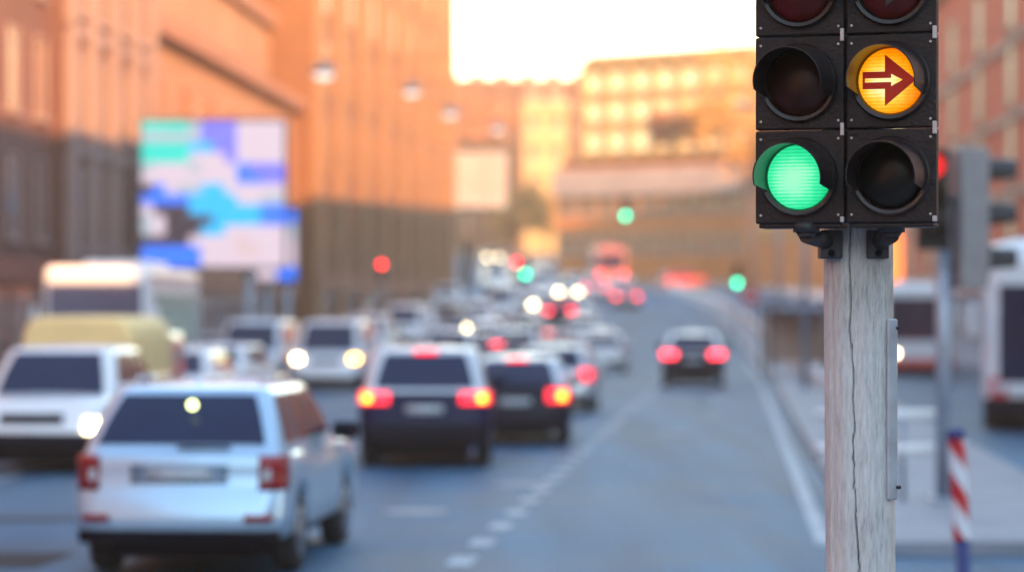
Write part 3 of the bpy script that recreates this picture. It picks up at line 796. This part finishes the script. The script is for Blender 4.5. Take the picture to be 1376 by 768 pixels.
# ------------------------------------------------------------------ buildings
M['win'] = mat('window_glass', (.10,.05,.045), .12, 0, .3, .5, 0, .2)
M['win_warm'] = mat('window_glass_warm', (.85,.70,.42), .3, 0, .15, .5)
WM = {}
def wallmat(n, c, var=.14):
    c = tuple(x*(.6 if n in ('rosebrick','palestone','peach','peachdark','ochre','ochredark','cream','trimcream') else .82) for x in c); WM[n] = mat('wall_'+n, c, .85, 0, var, .45, .2); return WM[n]
for n_, c_ in (('brick',(.22,.065,.042)),('palestone',(.36,.25,.235)),('peach',(.42,.22,.13)),('peachdark',(.38,.17,.10)),('ochre',(.36,.19,.09)),('ochredark',(.25,.105,.045)),('rust',(.075,.014,.003)),('cream',(.52,.37,.15)),('orange',(.50,.17,.04)),('red',(.72,.15,.055)),('pink',(.62,.46,.40)),('white',(.34,.285,.285)),('trimcream',(.72,.58,.42))):
    wallmat(n_, c_)
wallmat('rosebrick', (.17,.07,.055))
def building(name, label, a, b, z0, H, depth, wall, trim, floors, bays, ww, wh, first=.0, fh=3.5, pil=None, bands=True, glass='win', roofm='rust', shop=None, cornice=True, mull=0, cat='building'):
    a, b = Vector(a), Vector(b); d = b-a; L = d.length
    t = thing(name, label, cat, (a.x, a.y, z0), math.atan2(d.y, d.x))
    link('wall', BX(0, L, 0, depth, -3, H), WM[wall], t)
    bay = L/bays
    # one window mesh, shared
    bm = bmesh.new(); fw = .10
    box(bm, -ww/2, ww/2, -.02, .05, 0, wh, mi=1)
    for (x0,x1,q0,q1) in ((-ww/2-fw,-ww/2,-fw,wh+fw),(ww/2,ww/2+fw,-fw,wh+fw),(-ww/2,ww/2,wh,wh+fw),(-ww/2,ww/2,-fw,0)):
        box(bm, x0, x1, -.12, .05, q0, q1, mi=0)
    for k in range(mull): 
        x = -ww/2+ww*(k+1)/(mull+1); box(bm, x-.05, x+.05, -.06, .04, .001, wh-.001, mi=0)
    box(bm, -ww/2-.2, ww/2+.2, -.22, .04, -.24, -fw-.002, mi=0)
    w0 = None
    for f in range(floors):
        for k in range(bays):
            if w0 is None: o = w0 = link('window', bm, [WM[trim], M[glass]], t)
            else: o = w0.copy(); COL.objects.link(o); o.parent = t
            o.location = ((k+.5)*bay, 0, first+f*fh+.9)
    if pil:
        for k in range(bays+1):
            x = min(max(k*bay, pil/2), L-pil/2)
            link('pilaster', BX(x-pil/2, x+pil/2, -.28, .05, 0, H-.4, bev=.02), WM[trim], t)
    if bands:
        for f in range(floors):
            link('string_course', BX(0, L, -.16, .04, first+f*fh+.05, first+f*fh+.40), WM[trim], t)
    if cornice:
        link('cornice', BX(-.3, L+.3, -.7, depth+.3, H-.5, H+.1, bev=.06), WM[trim], t)
    link('roof', BX(.3, L-.3, .3, depth-.3, H+.1, H+.7), WM[roofm], t)
    if shop:
        n = max(2, int(L/5))
        for k in range(n):
            x0 = L*k/n+.3; x1 = L*(k+1)/n-.3
            link('shop_window', BX(x0, x1, -.05, .04, .5, 2.9), M['win'], t)
        link('fascia', BX(.05, L-.05, -.35, .04, 3.0, 3.75, bev=.03), WM[shop], t)
    return t
def lx(y, off=23): return xr(y)-off
# left frontage
building('brick_building', 'dark red brick building with narrow pale windows at the far left edge', (lx(58),58), (lx(92.5),92.5), .13, 26, 14, 'rosebrick','palestone', 5, 10, 1.1, 2.4, first=3.6, fh=3.9, shop='brick', bands=False)
building('stone_building', 'red building with pale stone pilasters and spandrels left of the colourful screen', (lx(92.7,22.6),92.7), (lx(106.8,22.6),106.8), .13, 27, 14, 'rosebrick','palestone', 5, 4, 2.0, 2.5, first=3.4, fh=3.9, pil=.75, shop='palestone', mull=1)
t = building('peach_building', 'long peach plastered building with a dark cornice behind the colourful screen', (lx(107.2,23),107.2), (lx(150,23),150), .13, 13.2, 14, 'peach','peachdark', 2, 7, 1.2, 2.0, first=4.0, fh=4.2, shop='peachdark', bands=False)
link('attic', BX(.4, 42, 1.2, 13, 13.3, 17.0), WM['peach'], t); link('attic_cornice', BX(.2, 42.2, .7, 13.2, 17.0, 17.7, bev=.05), WM['peachdark'], t)
link('upper_storey', BX(.6, 41.8, 3.0, 12.8, 17.7, 26), WM['ochre'], t)
t = building('ochre_building', 'tall ochre building with pale vertical columns beside the open sky', (lx(150.2,22),150.2), (pX(607,205),205), .5, 34, 14, 'ochredark','ochre', 6, 7, 1.6, 2.6, first=4.5, fh=4.2, pil=1.8, shop='peachdark', bands=False)
# closing the street
building('rust_building', 'broad rust-red building closing the street behind the white billboard', (pX(520,420),420), (pX(795,420),420), gz(420), pZ(112,420)-gz(420), 25, 'rust','rust', 6, 8, 1.6, 2.2, first=3, fh=4.0)
building('cream_tower', 'narrow cream block standing in front of the rust-red building', (pX(703,395),395), (pX(762,395),395), gz(395), pZ(137,395)-gz(395), 14, 'cream','trimcream', 4, 2, 1.3, 2.0, first=8, fh=4.2)
A = (pX(783,284),284); B = (pX(1012,272),272)
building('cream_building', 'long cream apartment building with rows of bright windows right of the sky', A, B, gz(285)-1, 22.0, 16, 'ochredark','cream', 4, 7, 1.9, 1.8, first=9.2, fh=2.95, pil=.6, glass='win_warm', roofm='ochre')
t = building('arcade', 'low brown shop arcade with a white fascia in front of the cream building', (pX(748,268),268), (pX(1004,256),256), gz(262)-1, pZ(222,262)-gz(262)+1, 14, 'orange','white', 2, 9, 1.6, 1.8, first=2.6, fh=3.6, cornice=False, roofm='rust', bands=False)
Ls = (Vector((pX(1004,256),256))-Vector((pX(748,268),268))).length
link('white_fascia', BX(.1, Ls-.1, -.9, -.0, pZ(262,262)-gz(262)+1, pZ(226,262)-gz(262)+1, bev=.08), WM['white'], t)
building('orange_building', 'orange building between the arcade and the right-hand red building', (pX(1006,240),240), (pX(1150,225),225), gz(235), 12, 12, 'orange','cream', 2, 3, 1.5, 2.2, first=4, fh=3.8)
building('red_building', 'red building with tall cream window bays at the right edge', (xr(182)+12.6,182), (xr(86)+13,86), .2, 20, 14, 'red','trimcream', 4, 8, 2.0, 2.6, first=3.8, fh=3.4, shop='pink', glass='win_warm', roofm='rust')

# the same street going on at the right, beside and behind the camera; unseen, added and sized to shade it and block sky
building('added_corner_building', 'added unseen pink plastered corner building beside the tram', (xr(84)+13.2,84), (xr(27)+13.6,27), .13, 20, 14, 'pink','trimcream', 3, 12, 1.6, 2.3, first=3.8, fh=3.8, shop='pink')
building('added_ochre_corner_building', 'added unseen ochre corner building behind the near pavement', (17.5,12), (16,-75), .02, 16, 14, 'ochre','trimcream', 3, 16, 1.6, 2.3, first=3.8, fh=3.8, shop='peachdark')
building('added_left_terrace', 'added unseen brown terrace on the left pavement behind the photographer', (lx(-78),-78), (lx(57.5),57.5), .13, 22, 14, 'palestone','pink', 4, 20, 1.4, 2.2, first=3.8, fh=3.9, shop='peachdark', bands=False)
building('added_closing_building', 'added unseen broad pale building closing the street behind the photographer', (18,-96), (-40,-96), -.02, 22, 14, 'pink','trimcream', 4, 12, 1.5, 2.2, first=3.8, fh=4.0, shop='pink')
# ------------------------------------------------------------------ screens and billboards
scr = {'w':emit('screen_white',(.80,.64,.76),0.163,(.02,.02,.025)),'t':emit('screen_teal',(.0,.62,.52),0.218,(.02,.02,.025)),'b':emit('screen_blue',(.01,.15,.85),0.243,(.02,.02,.025)),'c':emit('screen_cyan',(.0,.42,.82),0.230,(.02,.02,.025)),'d':emit('screen_dark',(.08,.04,.09),0.077,(.02,.02,.025)),'g':emit('screen_grey',(.55,.62,.72),0.150,(.02,.02,.025)),'v':emit('screen_violet',(.16,.16,.80),0.218,(.02,.02,.025)),'k':emit('screen_skin',(.85,.62,.66),0.150,(.02,.02,.025))}
keys = list(scr)
art = ["ttttgvvvwwww","gggggvvvwwww","ttttccvvwwww","ttttwwwvwwww","gwwwgwwwbvvv","wwwwwwwwbbvv","dbwggccwwwww","bbbbccccwwgg","wdddccccccbb","gwddddccccbb","gwdddccwwwww","ddddwwwwkwww","bbbbbwwwkkww","bbbbbwwwwwww"]
def screen(name, label, x0, x1, y0, y1, D, art, mats):
    X0, X1, Z0, Z1 = pX(x0,D), pX(x1,D), pZ(y1,D), pZ(y0,D); xc = (X0+X1)/2
    g = gz(D)+.13
    t = thing(name, label, 'screen', (xc, D, g))
    w, z0, z1 = (X1-X0)/2, Z0-g, Z1-g
    link('cabinet', BX(-w-.1, w+.1, .02, .5, z0-.1, z1+.1, bev=.04), M['dark_metal'], t)
    bm = bmesh.new(); nr, nc = len(art), len(art[0])
    for r_ in range(nr):
        for c_ in range(nc):
            xa, xb = -w+2*w*c_/nc, -w+2*w*(c_+1)/nc; zt = z1-(z1-z0)*r_/nr; zb_ = z1-(z1-z0)*(r_+1)/nr
            f = bm.faces.new([bm.verts.new(q) for q in ((xa,0,zb_),(xb,0,zb_),(xb,0,zt),(xa,0,zt))]); f.material_index = keys.index(art[r_][c_])
    link('display', bm, [scr[k] for k in keys], t)
    for x in (-w*.5, w*.5): link('support_post', TB((x,.3,0),(x,.3,z0),.14), M['steel'], t)
    return t
screen('led_screen', 'large bright screen of blue, teal and white blocks above the coach', 190, 382, 163, 358, 100, art, scr)
screen('led_screen', 'small pale screen with blue patches right of the large screen', 345, 398, 282, 376, 106, ["gggb","wwgg","wwww","wwww","wwbb"], scr)
D = 232
bb = thing('billboard', 'blank white billboard on a stout post below the open sky', 'billboard', (pX(626,D), D, gz(D)))
w = 52*D/F; z0, z1 = pZ(275,D)-gz(D), pZ(208,D)-gz(D)
link('panel', BX(-w, w, -.1, .15, z0, z1), WM['white'], bb)
bm = bmesh.new()
for q in ((-w-.15,-w,z0-.15,z1+.15),(w,w+.15,z0-.15,z1+.15),(-w,w,z1,z1+.15),(-w,w,z0-.15,z0)): box(bm, q[0],q[1],-.16,.2,q[2],q[3])
link('frame', bm, M['steel'], bb)
link('post', TB((0,.5,0),(0,.5,z0+2),.45,n=16), M['dark_metal'], bb); link('cross_beam', BX(-w*.8,w*.8,.2,.5,z0+.6,z0+.9), M['dark_metal'], bb)
# red sign and bollards on the right pavement
D = 138; g = gz(D)+.13
sg = thing('road_sign', 'red round road sign on a post by the right parapet', 'sign', (pX(1008,D), D, g))
link('post', TB((0,.04,0),(0,.04,2.6),.035), M['steel'], sg)
link('disc', LT([(.45,0),(.45,.02),(.43,.026)], axis='y', n=28), m_red, sg, True, (0,0,2.45)); link('bar', BX(-.3,.3,-.036,-.027,2.38,2.52), m_wht, sg)
# pale parapet along the right kerb
bm = bmesh.new(); raised(bm, 1.5, 1.75, 74, 232, .5)
tag(link('parapet', bm, mat('parapet_concrete', (.66,.62,.60), .8, 0, .15, 1)), 'long pale concrete parapet along the right kerb running up the slope', 'parapet')
for i, (px, D, h) in enumerate(((1082,78,7.5),(1046,118,8),(1012,165,8.5))):
    X = pX(px, D); t = thing('lamp_post', ['grey lamp post on the right pavement, nearest of three behind the wooden post','grey lamp post on the right pavement, second of three','grey lamp post farthest up the right pavement by the green signal'][i], 'lamp post', (X, D, gz(D)+.13), 0, 'lamp posts on the right pavement')
    link('pole', TB((0,0,0),(0,0,h),.10,.05), M['steel'], t)
    link('arm', TB((0,0,h-.04),(-1.4,0,h+.25),.035), M['steel'], t); link('lantern', BX(-2.0,-1.3,-.13,.13,h+.18,h+.30,bev=.03), M['grey_housing'], t)
D = 96; X = pX(1074, D); t = thing('bus_shelter', 'brown framed waiting shelter on the right pavement left of the wooden post', 'shelter', (X, D, .13))
link('roof', BX(-1.2,1.2,-1.9,1.9,2.4,2.52,bev=.03), WM['peachdark'], t)
for x in (-1.1, 1.1):
    for y in (-1.8, 1.8): link('corner_post', BX(x-.05,x+.05,y-.05,y+.05,0,2.4), M['dark_metal'], t)
link('back_panel', BX(1.06,1.09,-1.7,1.7,.3,2.2), M['win'], t); link('bench', BX(.5,1.0,-1.4,1.4,.42,.48,bev=.01), WM['peachdark'], t)
link('poster_case', BX(-1.0,1.0,1.75,1.83,.4,2.2,bev=.02), WM['pink'], t)
# ------------------------------------------------------------------ street lamps hung over the road
M['lampglass'] = emit('lamp_glass', (1,.80,.66), .25)  # glow imitates sky reflection on unlit lamps
for i, (px, py, D, lab) in enumerate(((435,97,80,'hanging street lamp nearest us, before the peach building'),(553,122,102,'hanging street lamp second from the near end of its row'),(605,152,115,'hanging street lamp third from the near end, before the rust-red building'),(668,172,138,'farthest hanging street lamp, right above the white billboard'))):
    g = gz(D)
    t = thing('street_lamp', lab, 'street lamp', (pX(px,D), D, pZ(py,D)), 0, 'street lamps hung on wires over the road')
    link('lamp_hood', LT([(.34,-.06),(.36,.0),(.28,.14),(.08,.22),(.05,.34)], n=20), M['grey_housing'], t)
    link('lamp_glass', LT([(.05,-.22),(.22,-.17),(.30,-.062)], n=20), M['lampglass'], t)
    bm = bmesh.new(); tube(bm, (-13,0,1.1),(0,0,.32),.012); tube(bm, (0,0,.32),(22,0,1.3),.012); link('span_wire', bm, M['wire'], t)
# ------------------------------------------------------------------ trees
m_bark = mat('bark', (.07,.045,.03), .9, 0, .3, 5)
leafs = [mat('leaf_rust', (.30,.085,.02), .7, 0, .35, .6), mat('leaf_gold', (.40,.20,.03), .7, 0, .35, .6), mat('leaf_olive', (.11,.09,.03), .7, 0, .35, .6)]
def tree(label, px, D, h, rad, mi, zbase=None, X=None, seed=1):
    rnd = random.Random(seed); g = gz(D) if zbase is None else zbase
    t = thing('tree', label, 'tree', (pX(px,D) if X is None else X, D, g), 0, 'autumn street trees')
    bm = bmesh.new(); tube(bm, (0,0,-.1),(.1,0,h*.45),.22,.14,10)
    cl = []
    for k in range(7):
        a = k*2.4; q = (math.cos(a)*rad*.6, math.sin(a)*rad*.6, h*(.55+.06*k)); tube(bm, (.1,0,h*.35), q, .09,.03,6); cl.append(q)
    link('trunk', bm, m_bark, t)
    bm = bmesh.new()
    for k in range(16): 
        a = rnd.uniform(0, 6.28); r_ = rad*math.sqrt(rnd.random())*.8; cl.append((math.cos(a)*r_, math.sin(a)*r_, h*rnd.uniform(.45,.95)))
    for c in cl:
        R0 = rad*rnd.uniform(.28,.48)
        for _ in range(60):
            v = Vector((rnd.gauss(0,1),rnd.gauss(0,1),rnd.gauss(0,.8))).normalized()*R0*rnd.random()**.4+Vector(c)
            s_ = rnd.uniform(.16,.34); u = Vector((rnd.gauss(0,1),rnd.gauss(0,1),rnd.gauss(0,1))).normalized(); w_ = u.orthogonal().normalized()
            bm.faces.new([bm.verts.new(v+u*s_), bm.verts.new(v+w_*s_*.6), bm.verts.new(v-u*s_), bm.verts.new(v-w_*s_*.6)])
    link('crown', bm, leafs[mi], t)
zt = gz(262)-1+pZ(222,262)-gz(262)+1.7
tree('rusty autumn tree on the arcade terrace, left of a pair', 905, 268, 4.6, 2.6, 0, zbase=zt, seed=2)
tree('rusty autumn tree on the arcade terrace, right of a pair', 958, 262, 5.2, 2.8, 1, zbase=zt, seed=3)
tree('autumn tree beside the billboard\'s left edge', 560, 300, 14, 4.5, 0, seed=4)
tree('golden tree right of the billboard', 688, 300, 9, 3.4, 1, seed=5)
tree('rust-coloured tall tree above the billboard', 640, 320, 20, 5.5, 0, seed=6)
tree('bare golden tree at the right end of the cream building', 1003, 236, 21, 4.0, 1, seed=8)
tree('golden tree behind the mid-road signal', 735, 330, 8.5, 3.2, 1, seed=9)

# ------------------------------------------------------------------ air, light, camera
HAZE = .0009
bm = BX(-450, 450, -90, 930, -1.2, 60)
hz_ = link('haze', bm, [])
mh = bpy.data.materials.new('haze_air'); mh.use_nodes = True; nt = mh.node_tree
nt.nodes.remove(nt.nodes['Principled BSDF'])
pv = nt.nodes.new('ShaderNodeVolumePrincipled'); pv.inputs['Color'].default_value = (1,.72,.48,1)
pv.inputs['Density'].default_value = HAZE; pv.inputs['Anisotropy'].default_value = 0
nt.links.new(pv.outputs['Volume'], nt.nodes['Material Output'].inputs['Volume'])
hz_.data.materials.append(mh); hz_['kind'] = 'stuff'

AZ, EL = R(147), R(12)
wd_ = bpy.data.worlds.new('World'); sc.world = wd_; wd_.use_nodes = True
nt = wd_.node_tree; sky = nt.nodes.new('ShaderNodeTexSky'); sky.sky_type = 'NISHITA'; sky.sun_disc = False
sky.sun_elevation = EL; sky.sun_rotation = AZ; sky.air_density = 1.5; sky.dust_density = .3; sky.ozone_density = 2.4
bg = nt.nodes['Background']; bg.inputs['Strength'].default_value = .15
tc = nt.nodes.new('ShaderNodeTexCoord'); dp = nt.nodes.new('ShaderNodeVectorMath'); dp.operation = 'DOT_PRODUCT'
dp.inputs[1].default_value = Vector((.05,1,.16)).normalized()       # added warm sky glow opposite the sun, brightens roofs and road
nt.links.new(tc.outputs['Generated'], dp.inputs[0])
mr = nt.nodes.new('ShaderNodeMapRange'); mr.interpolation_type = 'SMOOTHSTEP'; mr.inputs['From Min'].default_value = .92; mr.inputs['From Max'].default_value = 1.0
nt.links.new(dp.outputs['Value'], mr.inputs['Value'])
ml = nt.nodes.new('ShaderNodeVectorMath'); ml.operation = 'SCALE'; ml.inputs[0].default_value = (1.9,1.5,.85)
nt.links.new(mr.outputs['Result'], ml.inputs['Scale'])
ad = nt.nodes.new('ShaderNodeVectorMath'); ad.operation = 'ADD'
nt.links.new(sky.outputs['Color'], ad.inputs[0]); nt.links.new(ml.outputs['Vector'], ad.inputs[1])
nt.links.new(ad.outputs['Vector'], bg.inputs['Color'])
sl = bpy.data.lights.new('sun', 'SUN'); sl.energy = 3.2; sl.angle = R(.5); sl.color = (1,.47,.16)
so = bpy.data.objects.new('sun', sl); COL.objects.link(so)
d = Vector((math.sin(AZ)*math.cos(EL), math.cos(AZ)*math.cos(EL), math.sin(EL)))
so.rotation_euler = d.to_track_quat('Z', 'Y').to_euler()

cam = bpy.data.cameras.new('camera'); co = bpy.data.objects.new('camera', cam); COL.objects.link(co)
co.location = (0,0,CAMZ); co.rotation_euler = (R(90),0,0)
cam.sensor_width = 36; cam.lens = 36*F/1376; cam.shift_y = (HOR-384)/1376
cam.clip_start = .1; cam.clip_end = 3000
cam.dof.use_dof = True; cam.dof.focus_distance = 8.85; cam.dof.aperture_fstop = 1.75
sc.camera = co
sc.view_settings.view_transform = 'Standard'; sc.view_settings.look = 'None'; sc.view_settings.gamma = 1
sc.view_settings.exposure = 2.72
c = sc.cycles
c.use_denoising = True; c.use_adaptive_sampling = False
c.max_bounces = 6; c.diffuse_bounces = 3; c.glossy_bounces = 3; c.volume_bounces = 1; c.transmission_bounces = 4
c.sample_clamp_indirect = 4; c.caustics_reflective = False; c.caustics_refractive = False
